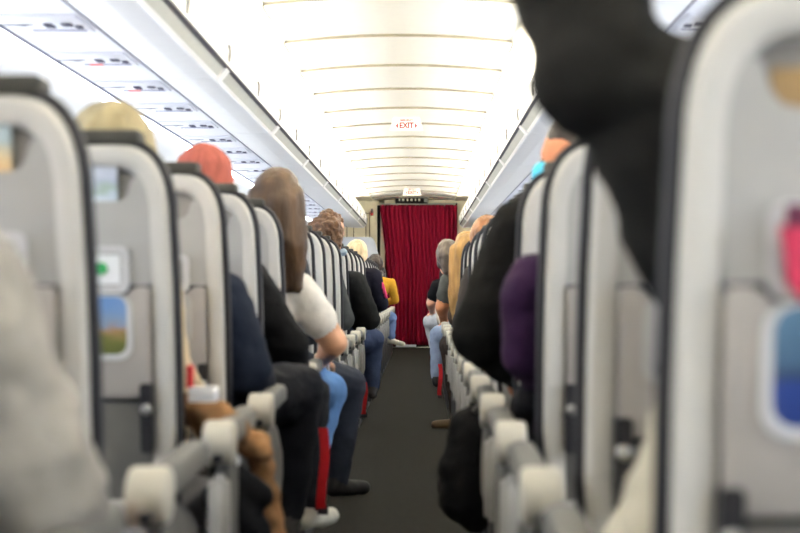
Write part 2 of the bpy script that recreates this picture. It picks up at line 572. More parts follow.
def make_psu(s, linemat):
    r = empty('service_panel')
    xo = lambda a, b: (min(s*a, s*b), max(s*a, s*b))
    x = xo(0.94, 1.205); link('panel', B(x[0], x[1], -0.14, 0.15, 1.729, 1.739, bev=0.003), M['psu'], r)
    bm = bmesh.new()
    pts = [(1.205, -0.012), (1.125, -0.018), (1.10, -0.012), (1.14, 0.02), (1.16, 0.0), (1.205, 0.0)]
    loft(bm, [[Vector((s*a, b, 1.7275)) for a, b in pts], [Vector((s*a, b, 1.731)) for a, b in pts]])
    link('speaker_grille', bm, M['psudark'], r, smooth=False)
    for a, b, w, h in ((1.055, 0.005, 0.014, 0.034), (0.995, -0.012, 0.016, 0.022), (0.965, 0.028, 0.011, 0.02)):
        bm = bmesh.new()
        x = xo(a-w, a+w)
        box(bm, x[0], x[1], b-h, b+h, 1.724, 1.731, bev=0.003)
        link('reading_light', bm, M['psudark'], r)
    x = xo(0.955, 1.13); link('sign_strip', B(x[0], x[1], 0.088, 0.098, 1.726, 1.731), M['psuline'], r, smooth=False)
    if linemat:
        x = xo(1.06, 1.11); link('red_mark', B(x[0], x[1], 0.084, 0.104, 1.7245, 1.731), M['psured'], r, smooth=False)
    return r


for s, nm in ((-1, 'left'), (1, 'right')):
    pa, pb = make_psu(s, False), make_psu(s, True)
    ua = ub = False
    for k in range(0, 26):
        y = 4.72 + PITCH*(k-4)
        if y < 1.5 or y > 20.6:
            continue
        red = k in (5, 6)
        src, used = (pb, ub) if red else (pa, ua)
        o = copy_tree(src) if used else src
        if red: ub = True
        else: ua = True
        o.location = (0, y, 0)
        tag(o, 'white reading-light panel%s under the %s bins, %s one from the camera' % (' with a red mark' if red else '', nm, ORD[k]), 'service panel', 'service panels under the bins')

# ------------------------------------------------------------------ seats
SX = 0.569
HW = 0.225


def outline(ins, n=9, zb=0.44):
    w = HW - ins; zt = 1.185 - ins
    rx, rz = max(0.02, 0.105-ins*0.8), max(0.02, 0.16-ins*0.9)
    right = [(w-0.012, zb+ins), (w, 0.62), (w, 0.80), (w-0.002, 0.92)]
    cxr, czr = w-0.006-rx, zt-rz
    e = 0.82
    for i in range(n+1):
        a = (PI/2)*i/n
        right.append((cxr + rx*math.cos(a)**e, czr + rz*math.sin(a)**e))
    left = [(-a, b) for a, b in reversed(right)]
    return right + left


def tilt(z):
    return -(z-0.9)*0.12 + (0.035 if False else 0)


def ring_at(pts, y):
    return [Vector((a, y + tilt(b), b)) for a, b in pts]


def plate(pts, y0, y1, bev=0.006):
    """Flat plate facing the rear (y0 < y1), its rear edge rounded."""
    cx = sum(a for a, b in pts)/len(pts); cz = sum(b for a, b in pts)/len(pts)
    def shrink(d):
        out = []
        for a, b in pts:
            da, db = a-cx, b-cz
            out.append((a - math.copysign(min(d, abs(da)), da), b - math.copysign(min(d, abs(db)), db)))
        return out
    bm = bmesh.new()
    loft(bm, [ring_at(shrink(bev), y0), ring_at(shrink(bev*0.35), y0+bev*0.3), ring_at(pts, y0+bev), ring_at(pts, y1)])
    return bm


def rrect(x0, x1, z0, z1, r, n=5):
    p = []
    for cx, cz, a0 in ((x1-r, z1-r, 0), (x0+r, z1-r, PI/2), (x0+r, z0+r, PI), (x1-r, z0+r, 1.5*PI)):
        for i in range(n+1):
            a = a0 + PI/2*i/n
            p.append((cx + r*math.cos(a), cz + r*math.sin(a)))
    return p


def make_seat(s):
    """s = +1: the aisle is on the seat's right (left column of the cabin); -1 the other way."""
    root = empty('airline_seat')
    # cushion of the backrest: padded, a little wider than the shell
    bm = bmesh.new()
    loft(bm, [ring_at(outline(0.012), 0.004), ring_at(outline(0.006), 0.010), ring_at(outline(0.009), 0.03), ring_at(outline(0.020), 0.058), ring_at(outline(0.040), 0.085), ring_at(outline(0.075), 0.095)])
    link('backrest', bm, M['leather'], root)
    bm = bmesh.new()
    loft(bm, [ring_at(outline(0.018), -0.006), ring_at(outline(0.016), -0.015), ring_at(outline(0.006), -0.017), ring_at(outline(0.001), -0.010), ring_at(outline(0.001), 0.004), ring_at(outline(0.02), 0.008)], False, False)
    link('edge_trim', bm, M['trim'], root)
    bm = bmesh.new()
    loft(bm, [ring_at(outline(0.014), 0.004), ring_at(outline(0.015), -0.016), ring_at(outline(0.023), -0.026), ring_at(outline(0.044), -0.028), ring_at(outline(0.054), -0.022), ring_at(outline(0.058), 0.002)],
         True, True, mi1=1)
    link('back_shell', bm, [M['shell'], M['recess']], root)
    # panel below the upper pocket
    half = [(0.168, 0.89), (0.168, 1.10), (0.160, 1.113), (0.145, 1.113), (0.133, 1.10), (0.127, 1.078), (0.116, 1.066), (0.10, 1.063)]
    pts = half + [(-a, b) for a, b in reversed(half)]
    bm = bmesh.new()
    loft(bm, [ring_at(pts, -0.024), ring_at(pts, 0.0)])
    link('centre_panel', bm, M['mid'], root, smooth=False)
    # frame of the holder, then its card
    bm = bmesh.new()
    a = rrect(-0.128, 0.128, 0.888, 0.978, 0.016); b = rrect(-0.114, 0.114, 0.902, 0.966, 0.010)
    loft(bm, [ring_at(a, -0.024), ring_at(a, -0.034), ring_at(b, -0.034), ring_at(b, -0.022)], False, True)
    hf = link('card_holder', bm, M['frame'], root, smooth=False)
    # tray table
    half = [(0.166, 0.70), (0.166, 0.893), (0.160, 0.900), (0.142, 0.900), (0.130, 0.890), (0.120, 0.882)]
    pts = [(0.150, 0.686)] + half + [(-a, b) for a, b in reversed(half)] + [(-0.150, 0.686)]
    tr = link('tray_table', plate(pts, -0.040, 0.0, 0.005), M['tray'], root)
    bm = bmesh.new()
    pts = [(0.168, 0.897), (0.168, 0.904), (0.142, 0.904), (0.128, 0.893), (0.118, 0.886), (-0.118, 0.886), (-0.128, 0.893), (-0.142, 0.904), (-0.168, 0.904), (-0.168, 0.897)]
    loft(bm, [ring_at(pts, -0.030), ring_at(pts, -0.018)])
    link('tray_gap', bm, M['seam'], root, smooth=False)
    bm = bmesh.new()
    a = rrect(-0.134, 0.134, 0.760, 0.886, 0.028); b = rrect(-0.124, 0.124, 0.771, 0.882, 0.022)
    loft(bm, [ring_at(a, -0.040), ring_at(a, -0.045), ring_at(b, -0.045)], False, True, mi1=1)
    link('advert_panel', bm, [M['mid'], M['ad_pale']], tr, smooth=False)
    # dark pocket below the tray
    bm = bmesh.new()
    loft(bm, [ring_at(rrect(-0.165, 0.165, 0.33, 0.676, 0.03), -0.026), ring_at(rrect(-0.17, 0.17, 0.32, 0.68, 0.03), -0.018), ring_at(rrect(-0.17, 0.17, 0.32, 0.68, 0.03), 0.03)])
    link('seat_pocket', bm, M['pocket'], root)
    for x in (-0.158, 0.158):
        bm = bmesh.new()
        loft(bm, [ring_at(rrect(x-0.012, x+0.012, 0.58, 0.715, 0.008), -0.046), ring_at(rrect(x-0.013, x+0.013, 0.58, 0.715, 0.008), -0.02)])
        ta = link('tray_arm', bm, M['black'], root, smooth=False)
        bm = bmesh.new()
        cyl(bm, (x, -0.052 + tilt(0.665), 0.665), (0, 1, 0), 0.011, 0.014, 14, 0.003)
        link('pivot', bm, M['steel'], ta)
    bm = bmesh.new()
    box(bm, -0.15, 0.15, -0.022, 0.055, 1.172, 1.200, bev=0.010)
    for v in bm.verts:
        v.co.y += tilt(1.19)
    link('headrest_flap', bm, M['flap'], root)
    link('seat_cushion', B(-0.22, 0.22, 0.06, 0.52, 0.38, 0.475, bev=0.035, seg=4), M['leather'], root)
    link('seat_frame', B(-0.22, 0.22, 0.02, 0.48, 0.325, 0.382, bev=0.01), M['black'], root)
    # aisle armrest
    xa = s*(0.298 if s > 0 else 0.274)
    bm = bmesh.new()
    prof = [(-0.025, 0.018), (-0.025, 0.045), (-0.018, 0.056), (0, 0.060), (0.018, 0.056), (0.025, 0.045), (0.025, 0.018), (0.018, 0.010), (-0.018, 0.010)]
    secs = [(0.0, 0.575, 1.0), (0.12, 0.576, 1.0), (0.30, 0.58, 0.98), (0.42, 0.582, 0.95), (0.455, 0.586, 0.8), (0.465, 0.60, 0.4)]
    loft(bm, [[Vector((xa + a*k, yy, zz + b*k)) for a, b in prof] for yy, zz, k in secs])
    ar = link('armrest', bm, M['armpad'], root)
    bm = bmesh.new()
    cp = [(0.050*math.cos(t), 0.050*math.sin(t)) for t in [2*PI*i/24 for i in range(24)]]
    def capring(w, k):
        return [Vector((xa + w, -0.005 + a*k*0.95, 0.602 + b*k*0.84)) for a, b in cp]
    loft(bm, [capring(-0.029, 0.86), capring(-0.026, 0.96), capring(-0.018, 1.0), capring(0.018, 1.0), capring(0.026, 0.96), capring(0.029, 0.86)])
    link('end_cap', bm, M['armcap'], ar)
    bm = bmesh.new()
    cyl(bm, (xa, -0.050, 0.574), (0, 1, 0.25), 0.010, 0.02, 12, 0.003)
    link('recline_button', bm, M['black'], ar)
    # aisle post and side panel
    bm = bmesh.new()
    pp = [(-0.026, 0.335), (0.020, 0.335), (0.028, 0.36), (0.014, 0.525), (0.004, 0.540), (-0.028, 0.540), (-0.036, 0.525), (-0.040, 0.36)]
    loft(bm, [[Vector((xa-0.020, a, b)) for a, b in pp], [Vector((xa+0.020, a, b)) for a, b in pp]])
    bmesh.ops.bevel(bm, geom=bm.edges[:], offset=0.011, segments=3, affect='EDGES')
    link('armrest_post', bm, M['armpost'], root)
    bm = bmesh.new()
    pp = [(0.02, 0.345), (0.40, 0.345), (0.45, 0.39), (0.43, 0.46), (0.30, 0.53), (0.12, 0.585), (0.02, 0.590)]
    loft(bm, [[Vector((xa-0.012, a, b)) for a, b in pp], [Vector((xa+0.012, a, b)) for a, b in pp]])
    bmesh.ops.bevel(bm, geom=bm.edges[:], offset=0.005, segments=2, affect='EDGES')
    link('side_panel', bm, M['pocket'], root)
    for y, y2 in ((0.06, 0.02), (0.42, 0.46)):
        bm = bmesh.new()
        box(bm, xa-0.02-s*0.03, xa+0.02-s*0.03, min(y, y2)-0.015, max(y, y2)+0.015, 0.0, 0.33, bev=0.008)
        link('leg', bm, M['legmetal'], root)
    link('floor_beam', B(xa-0.018-s*0.03, xa+0.018-s*0.03, 0.0, 0.5, 0.0, 0.03, bev=0.006), M['legmetal'], root)
    return root


extra = {
    ('left', 1): 'behind grey sleeve', ('left', 2): 'with coastal picture',
}
SEAT = {}
adcoast = adblue = None
for s, nm in ((1, 'left'), (-1, 'right')):
    proto = make_seat(s)
    for k in range(26):
        o = proto if k == 0 else copy_tree(proto)
        o.location = (-s*(SX - (0.007 if s > 0 else 0.0)), ZK[k], 0)
        e = extra.get((nm, k), '')
        tag(o, 'cream-backed grey airline seat %s of the aisle, %s from camera%s' % (nm, ORD[k], ' '+e if e else ''), 'seat', 'aisle seats')
        SEAT[(nm, k)] = o
for (nm, k), m in ((('left', 1), 'ad_coast'), (('left', 2), 'ad_coast'), (('right', 0), 'ad_blue')):
    for ch in SEAT[(nm, k)].children:
        if ch.name.startswith('tray_table'):
            for g in ch.children:
                g.data = g.data.copy()
                g.data.materials[0] = M['frame']
                g.data.materials[1] = M[m]


def seat_thing(nm, k, name, pts, y0, y1, m, label, cat, mats=None):
    """A flat thing tucked into a seat back, in that seat's own tilted plane."""
    r = SEAT[(nm, k)].location
    bm = bmesh.new()
    loft(bm, [ring_at(pts, y0), ring_at(pts, y1)], mi0=0)
    o = link(name, bm, m, smooth=False)
    o.location = r
    return tag(o, label, cat)


seat_thing('left', 2, 'safety_card', rrect(-0.10, 0.105, 1.045, 1.142, 0.006), -0.014, -0.006, M['card_blue'], 'white and blue folded card in the pocket of the second left seat', 'card')
seat_thing('left', 1, 'safety_card', rrect(-0.12, 0.105, 1.045, 1.148, 0.006), -0.014, -0.006, M['card_orange'], 'pale card with orange corner in the left-edge seat pocket', 'card')
seat_thing('left', 4, 'safety_card', rrect(-0.02, 0.09, 1.045, 1.11, 0.006), -0.014, -0.006, M['white'], 'small white card with red spot in a left seat pocket', 'card')
seat_thing('left', 4, 'card_sticker', rrect(0.035, 0.075, 1.07, 1.105, 0.012), -0.018, -0.0145, M['red'], 'red spot sticker on a white card in a left seat', 'sticker')
seat_thing('right', 0, 'magazine', rrect(-0.125, 0.125, 1.045, 1.10, 0.004), -0.018, -0.004, M['card_brown'], 'brown magazine in the upper pocket of the nearest right seat', 'magazine')
o = seat_thing('left', 2, 'notice_card', rrect(-0.11, 0.11, 0.905, 0.962, 0.004), -0.030, -0.0225, M['white'], 'white notice card with green dot on the second left seat', 'card')
bm = bmesh.new(); cyl(bm, (0.0, 0, 0), (0, 1, 0), 0.012, 0.003, 16)
d = link('green_dot', bm, M['green'], o); d.location = (0.075, -0.034 + tilt(0.935), 0.935)
bm = bmesh.new(); box(bm, -0.05, 0.03, -0.0315, -0.029, 0.93, 0.945)
o = link('notice_bar', bm, M['psuline'], o, smooth=False); o.location = (0, tilt(0.935), 0)
seat_thing('right', 0, 'leaflet', [(-0.122, 0.955), (-0.02, 0.955), (-0.02, 0.835), (-0.070, 0.860), (-0.112, 0.90)], -0.050, -0.046, M['pink'], 'bright pink leaflet sticking out of the nearest right seat back', 'leaflet')
seat_thing('right', 0, 'booklet', [(-0.113, 0.975), (0.0, 0.975), (0.0, 0.905), (-0.113, 0.905)], -0.040, -0.0335, M['plum'], 'dark plum booklet behind the pink leaflet on the nearest right seat', 'booklet')

# ------------------------------------------------------------------ people
def capsule_np(bm, a, ra, b, rb, n=14):
    a, b = Vector(a), Vector(b)
    d = b - a
    L = d.length
    ax = d.normalized() if L > 1e-5 else Vector((0, 0, 1))
    prof = []
    for i in range(5):
        t = PI/2*i/5
        prof.append((-ra*math.cos(t), ra*math.sin(t)))
    prof.append((0, ra))
    prof.append((L, rb))
    for i in range(1, 6):
        t = PI/2*i/5
        prof.append((L + rb*math.sin(t), rb*math.cos(t)))
    tube_prof(bm, a, ax, prof, n)


def remeshed(caps, voxel, smooth_it=3):
    bm = bmesh.new()
    for c in caps:
        capsule_np(bm, c[0], c[1], c[2], c[3])
    bmesh.ops.recalc_face_normals(bm, faces=bm.faces)
    me = bpy.data.meshes.new('tmp'); bm.to_mesh(me); bm.free()
    o = bpy.data.objects.new('tmp', me); COL.objects.link(o)
    md = o.modifiers.new('r', 'REMESH'); md.mode = 'VOXEL'; md.voxel_size = voxel
    if smooth_it:
        ms = o.modifiers.new('s', 'SMOOTH'); ms.factor = 0.5; ms.iterations = smooth_it
    bpy.context.view_layer.update()
    dg = bpy.context.evaluated_depsgraph_get()
    out = bpy.data.meshes.new_from_object(o.evaluated_get(dg))
    bpy.data.objects.remove(o); bpy.data.meshes.remove(me)
    return out


def arr(me):
    v = np.empty(len(me.vertices)*3, 'f'); me.vertices.foreach_get('co', v)
    return v.reshape(-1, 3).astype('d')


def regions(me, caps):
    c = np.empty(len(me.polygons)*3, 'f'); me.polygons.foreach_get('center', c)
    c = c.reshape(-1, 3).astype('d')
    best = np.full(len(c), 1e9); reg = np.zeros(len(c), int)
    for a, ra, b, rb, rg in caps:
        a = np.array(a); b = np.array(b)
        d = b-a; L2 = max(d @ d, 1e-9)
        t = np.clip(((c-a) @ d)/L2, 0, 1)
        dist = np.linalg.norm(c - (a + t[:, None]*d), axis=1) - (ra + t*(rb-ra))
        k = dist < best
        best[k] = dist[k]; reg[k] = rg
    return reg


def wrinkle(me, amp, freq, seed=0.0, stretch=(1, 1, 1)):
    no = np.empty(len(me.vertices)*3, 'f'); me.vertices.foreach_get('normal', no)
    no = no.reshape(-1, 3)
    v = arr(me)
    for i in range(len(v)):
        p = Vector((v[i][0]*stretch[0]*freq+seed, v[i][1]*stretch[1]*freq, v[i][2]*stretch[2]*freq))
        v[i] += no[i]*(noise.noise(p) + 0.5*noise.noise(p*2.1))*amp
    me.vertices.foreach_set('co', v.astype('f').ravel())
    me.update()


# one hand: palm, four unequal bent fingers, a thumb from the side of the palm (points along +x, palm down)
HAND = []
HAND.append(((0.0, 0, 0), 0.024, (0.03, 0, 0), 0.026))
for i, (yy, ln, r) in enumerate(((-0.030, 0.066, 0.0088), (-0.010, 0.076, 0.0092), (0.010, 0.071, 0.009), (0.029, 0.056, 0.008))):
    HAND.append(((0.01, yy*0.7, 0), 0.014, (0.075, yy, 0.004), 0.0125))
    p1 = (0.075 + ln*0.45, yy*1.05, -0.004); p2 = (0.075 + ln*0.75, yy*1.05, -0.020); p3 = (0.075 + ln*0.9, yy*1.03, -0.038)
    HAND += [((0.075, yy, 0.004), r*1.05, p1, r), (p1, r, p2, r*0.93), (p2, r*0.93, p3, r*0.85)]
HAND += [((0.012, -0.018, -0.004), 0.015, (0.04, -0.047, -0.014), 0.0115), ((0.04, -0.047, -0.014), 0.0110, (0.066, -0.052, -0.026), 0.0095), ((0.066, -0.052, -0.026), 0.0095, (0.086, -0.046, -0.036), 0.0085)]
hand_me = remeshed(HAND, 0.0045, 2)


def hand_matrix(wrist, direction, mirror=1, roll=0.0):
    x = Vector(direction).normalized()
    z = Vector((0, 0, 1)) - x*x.z
    if z.length < 0.1:
        z = Vector((0, -1, 0)) - x*x.y
    z.normalize(); y = z.cross(x)
    m = Matrix((x, y*mirror, z)).transposed().to_4x4()
    m = Matrix.Translation(Vector(wrist)) @ m @ Matrix.Rotation(roll, 4, 'X')
    return m


def head_caps(c, yaw=0.0, pitch=0.0, k=1.0):
    R = Matrix.Translation(Vector(c)) @ Euler((pitch, 0, yaw)).to_matrix().to_4x4()
    q = lambda p: tuple(R @ (Vector(p)*k))
    L = [((0, -0.022, 0.03), 0.083, (0, 0.022, 0.032), 0.080, 1), ((0, 0.03, -0.01), 0.066, (0, 0.042, -0.055), 0.050, 1),
         ((0, 0.055, -0.085), 0.030, (0, 0.07, -0.082), 0.028, 1), ((0, 0.098, 0.012), 0.011, (0, 0.113, -0.022), 0.015, 1),
         ((0.014, 0.098, -0.024), 0.010, (-0.014, 0.098, -0.024), 0.010, 1),
         ((0.03, 0.088, 0.03), 0.014, (-0.03, 0.088, 0.03), 0.014, 1),
         ((0.020, 0.090, -0.053), 0.008, (-0.020, 0.090, -0.053), 0.008, 5)]
    for s in (-1, 1):
        L.append(((s*0.080, -0.004, 0.018), 0.013, (s*0.078, 0.002, -0.022), 0.011, 1))
        L.append(((s*0.086, -0.012, 0.012), 0.011, (s*0.085, -0.010, -0.004), 0.010, 1))
    return [(q(a), ra*k, q(b), rb*k, rg) for a, ra, b, rb, rg in L], R


SKIN = {}


def skin(c):
    if c not in SKIN:
        SKIN[c] = mat('skin_%d' % len(SKIN), c, 0.55, var=0.08, scale=30)
    return SKIN[c]


M['lips'] = mat('lips', (168, 96, 88), 0.5, var=0.05)
M['eye'] = mat('eye_dark', (40, 30, 26), 0.25, var=0)
PCOUNT = [0]


def person(side, k, label, top, trousers=(32, 34, 42), skin_c=(205, 150, 120), shoe_c=(40, 38, 36), accent=None,
           head=None, elbow=None, shoulder=None, wrist=None, knee=None, ankle=None, short_sleeve=False, arm_r=0.06, yaw=0.0,
           extra_caps=(), toe=None, hood=False, wr=0.005, pitch=0.0, hands=True, shoe_part=False, thigh_r=0.085, fore_r=None):
    s = 1 if side == 'left' else -1                      # +1: aisle towards +x
    cx = -s*SX; Y = ZK[k]
    V = lambda x, y, z: Vector((cx + s*x, Y + y, z))     # x measured towards the aisle
    head = Vector(head) if head is not None else V(0, 0.25, 1.04)
    sh_a = Vector(shoulder) if shoulder is not None else V(0.165, 0.235, min(1.0, head.z-0.17))
    sh_o = V(-0.17, 0.25, sh_a.z-0.01)
    sh_o.x += (sh_a.x - (cx + s*0.165))*0.8
    mid = (sh_a + sh_o)/2
    el_a = Vector(elbow) if elbow is not None else V(0.235, 0.28, 0.72)
    el_o = V(-0.20, 0.33, 0.70)
    wr_a = Vector(wrist) if wrist is not None else V(0.10, 0.52, 0.66)
    wr_o = V(-0.08, 0.54, 0.64)
    kn_a = Vector(knee) if knee is not None else V(0.11, 0.66, 0.55)
    kn_o = V(-0.12, 0.66, 0.55)
    an_a = Vector(ankle) if ankle is not None else V(0.11, 0.62, 0.11)
    an_o = V(-0.12, 0.62, 0.11)
    hip_a, hip_o = V(0.09, 0.27, 0.575), V(-0.09, 0.27, 0.575)
    T, SK, TR, SH, AC = 0, 1, 2, 3, 4
    caps, R = head_caps(head, yaw, pitch)
    nb = head + (R.to_3x3() @ Vector((0, -0.012, -0.05)))
    base = mid + Vector((0, 0.0, 0.035))
    belly = (mid + (hip_a+hip_o)/2)/2
    chest = mid*0.75 + belly*0.25
    dx = Vector((s, 0, 0))
    caps += [(nb, 0.058, base, 0.060, SK), (base + Vector((0, 0, -0.03)), 0.075, base, 0.066, T)]
    caps += [(sh_a, arm_r*1.15, mid, 0.095, T), (sh_o, arm_r*1.15, mid, 0.095, T),
             (chest + dx*0.075, 0.115, belly + dx*0.07, 0.11, T), (chest - dx*0.075, 0.115, belly - dx*0.07, 0.11, T),
             (belly + dx*0.07, 0.11, hip_a + Vector((0, 0, 0.03)), 0.115, T), (belly - dx*0.07, 0.11, hip_o + Vector((0, 0, 0.03)), 0.115, T)]
    fr = fore_r or arm_r*0.82
    if short_sleeve:
        m_ = sh_a*0.45 + el_a*0.55
        caps += [(sh_a, arm_r*1.15, m_, arm_r*1.1, T), (m_, arm_r*0.85, el_a, arm_r*0.8, SK), (el_a, arm_r*0.8, wr_a, 0.030, SK)]
        m_ = sh_o*0.45 + el_o*0.55
        caps += [(sh_o, arm_r*1.15, m_, arm_r*1.1, T), (m_, arm_r*0.85, el_o, arm_r*0.75, SK), (el_o, arm_r*0.75, wr_o, 0.030, SK)]
    else:
        caps += [(sh_a, arm_r*1.2, el_a, arm_r, T), (el_a, arm_r, wr_a, fr*0.75, T), (sh_o, arm_r*1.2, el_o, arm_r, T), (el_o, arm_r, wr_o, arm_r*0.65, T)]
    caps += [(hip_a, 0.105, kn_a, thigh_r, TR), (hip_o, 0.105, kn_o, 0.08, TR), (kn_a, thigh_r*0.94, an_a, 0.052, TR), (kn_o, 0.075, an_o, 0.05, TR)]
    toes = []
    for an, tv in ((an_a, toe), (an_o, None)):
        d = Vector(tv) if tv is not None else Vector((0, 1, 0))
        d.normalize()
        heel = an + Vector((0, 0, -0.055)) - d*0.03
        tp = an + d*0.15 + Vector((0, 0, -0.07))
        caps += [(an, 0.046, heel, 0.036, SH), (heel, 0.036, tp, 0.032, SH)]
        toes.append((an, d))
    if hood:
        caps.append((base + Vector((-0.07, -0.03, 0.03)), 0.05, base + Vector((0.07, -0.03, 0.03)), 0.05, T))
    for e in extra_caps:
        caps.append(e)
    caps = [(tuple(a), ra, tuple(b), rb, rg) for a, ra, b, rb, rg in caps]
    me = remeshed(caps, 0.0105, 3)
    reg = regions(me, caps)
    PCOUNT[0] += 1
    if wr:
        wrinkle(me, wr, 11, PCOUNT[0]*7.3, (1, 1, 1.6))
    # add the hands and the eyes to the same mesh
    bm = bmesh.new(); bm.from_mesh(me)
    bm.faces.ensure_lookup_table()
    for f, r_ in zip(bm.faces, reg):
        f.material_index = int(r_)
    if hands:
        for w, e, mi in ((wr_a, el_a, 1), (wr_o, el_o, -1)):
            n0 = len(bm.verts); f0 = len(bm.faces)
            hm = hand_me.copy(); hm.transform(hand_matrix(w + (w-e).normalized()*0.02, (w-e), mi*s))
            if mi*s < 0:
                hm.flip_normals()
            bm.from_mesh(hm); bm.faces.ensure_lookup_table()
            for f in bm.faces[f0:]:
                f.material_index = 1
            bpy.data.meshes.remove(hm)
    for sx in (-1, 1):
        f0 = len(bm.faces)
        ep = R @ Vector((sx*0.031, 0.092, 0.012))
        bmesh.ops.create_uvsphere(bm, u_segments=10, v_segments=8, radius=0.0115, matrix=Matrix.Translation(ep))
        bm.faces.ensure_lookup_table()
        for f in bm.faces[f0:]:
            f.material_index = 6
    root_loc = Vector((cx, Y+0.3, 0))
    bmesh.ops.translate(bm, verts=bm.verts, vec=-root_loc)
    bpy.data.meshes.remove(me)
    nme = bpy.data.meshes.new('person'); bm.to_mesh(nme); bm.free()
    tm = cloth('top_%d' % PCOUNT[0], top) if not isinstance(top, bpy.types.Material) else top
    for m_ in (tm, skin(skin_c), cloth('trousers_%d' % PCOUNT[0], trousers), mat('shoe_%d' % PCOUNT[0], shoe_c, 0.6, var=0.06),
               cloth('accent_%d' % PCOUNT[0], accent or top), M['lips'], M['eye']):
        nme.materials.append(m_)
    nme.polygons.foreach_set('use_smooth', [True]*len(nme.polygons))
    o = bpy.data.objects.new('person', nme); COL.objects.link(o)
    o.location = root_loc
    tag(o, label, 'person')
    o['_'] = 0; del o['_']
    return o, R, root_loc, toes


def hair(p, caps, c, name='hair', voxel=0.009, amp=0.006, freq=30, stretch=(1, 1, 0.25), var=0.35, mscale=30, mstretch=(1, 1, 0.15), m=None, smooth_it=2):
    """p = what person() returned. caps in head space (metres, face towards +y)."""
    o, R, root, _ = p
    cc = [(tuple(R @ Vector(a)), ra, tuple(R @ Vector(b)), rb) for a, ra, b, rb in caps]
    me = remeshed(cc, voxel, smooth_it)
    wrinkle(me, amp, freq, random.random()*50, stretch)
    me.transform(Matrix.Translation(-root))
    me.materials.clear()
    me.materials.append(m or mat('hair_%s' % (str(c)), c, 0.5, var=var, scale=mscale, stretch=mstretch, bump=0.5, bscale=120))
    me.polygons.foreach_set('use_smooth', [True]*len(me.polygons))
    h = bpy.data.objects.new(name, me); COL.objects.link(h); h.parent = o
    return h


SHORT = [((0, -0.035, 0.048), 0.083, (0, 0.015, 0.062), 0.078), ((0, -0.055, 0.0), 0.066, (0, -0.05, -0.045), 0.05),
         ((0.05, -0.02, 0.03), 0.045, (0.05, -0.03, -0.01), 0.04), ((-0.05, -0.02, 0.03), 0.045, (-0.05, -0.03, -0.01), 0.04)]


def longhair(l, spread=0.055, side=0.0, fwd=-0.06):
    L = list(SHORT)
    for x in (-spread, 0, spread):
        L.append(((x, -0.05, 0.02), 0.06, (x*1.1 + side*0.5, fwd-0.01, -l*0.5), 0.05))
        L.append(((x*1.1 + side*0.5, fwd-0.01, -l*0.5), 0.05, (x*0.8 + side, fwd, -l), 0.026))
    return L


# --- left column ---
def HP(px, ytop, Y):       # head centre whose crown (hair included) shows at (px, ytop)
    v = P(px, ytop, Y); v.z -= 0.135
    return v


p = person('left', 0, 'person in grey jacket, only a pale grey sleeve at bottom left corner', (146, 143, 139), head=(-0.66, 1.66, 1.12),
           shoulder=P(-62, 292, 1.66), elbow=P(36, 494, 1.70), wrist=P(72, 530, 2.02), arm_r=0.080, wr=0.010)
hair(p, SHORT, (70, 52, 40))
p = person('left', 2, 'person with blond hair in beige sweater behind the second left seat', (206, 188, 154), head=HP(114, 107, 3.13),
           shoulder=P(150, 262, 3.12), elbow=P(166, 362, 3.15), wrist=P(196, 398, 3.35), arm_r=0.050, trousers=(70, 64, 58))
hair(p, SHORT + [((0, -0.04, 0.06), 0.088, (0, 0.0, 0.055), 0.085)], (142, 130, 98))
p = person('left', 3, 'person in dark navy jacket, sleeve bulging past the third left seat', (26, 32, 46), head=P(150, 230, 3.87),
           shoulder=P(218, 303, 3.86), elbow=P(246, 368, 3.90), wrist=P(262, 400, 4.2), arm_r=0.070, wr=0.008, trousers=(20, 21, 26),
           knee=P(297, 390, 4.30), ankle=P(288, 512, 4.32), thigh_r=0.082)
hair(p, SHORT, (50, 38, 30))
p = person('left', 4, 'person in salmon beanie and black jacket beside the woman in white', (16, 16, 18), head=HP(204, 146, 4.62),
           shoulder=P(241, 282, 4.62), elbow=P(286, 346, 4.66), wrist=P(296, 372, 4.95), arm_r=0.072, wr=0.008, trousers=(20, 21, 25),
           knee=P(304, 396, 4.98), ankle=P(308, 500, 4.85), shoe_c=(206, 204, 190), toe=(0.45, 0.9, 0), thigh_r=0.09)
M['beanie'] = mat('beanie_salmon', (144, 80, 71), 0.9, var=0.18, scale=60, stretch=(1, 1, 0.2), bump=0.6, bscale=90)
hair(p, [((0, -0.035, 0.052), 0.088, (0, 0.022, 0.062), 0.084), ((0, -0.03, 0.02), 0.094, (0, 0.02, 0.035), 0.090), ((0, -0.04, 0.1), 0.045, (0, -0.02, 0.1), 0.045)], (0, 0, 0), name='beanie', m=M['beanie'], amp=0.003)
hair(p, [((0.0, -0.06, -0.01), 0.05, (0, -0.055, -0.06), 0.04)], (120, 76, 52))
p = person('left', 5, 'woman with long brown hair in white t-shirt leaning into the aisle', (222, 216, 206), head=HP(277, 167, 5.34),
           shoulder=P(298, 292, 5.36), elbow=P(334, 342, 5.45), wrist=P(322, 360, 5.80), arm_r=0.064, short_sleeve=True, trousers=(80, 116, 164),
           skin_c=(196, 146, 112), knee=P(326, 392, 5.86), ankle=P(314, 455, 5.75), wr=0.005, shoe_c=(200, 198, 186))
hair(p, longhair(0.29, 0.045, 0.035, -0.065) + [((0.02, -0.06, 0.0), 0.075, (0.04, -0.07, -0.12), 0.062), ((0.04, -0.07, -0.12), 0.058, (0.06, -0.065, -0.26), 0.03)],
     (66, 47, 29), amp=0.004, freq=45)
p = person('left', 6, 'person in dark jeans and black shoe stretching a leg into the aisle', (60, 62, 66), head=P(236, 226, 6.1),
           trousers=(40, 44, 54), knee=P(347, 386, 6.45), ankle=P(338, 474, 6.42), toe=(0.5, 0.5, 0), shoe_c=(24, 23, 22), thigh_r=0.088)
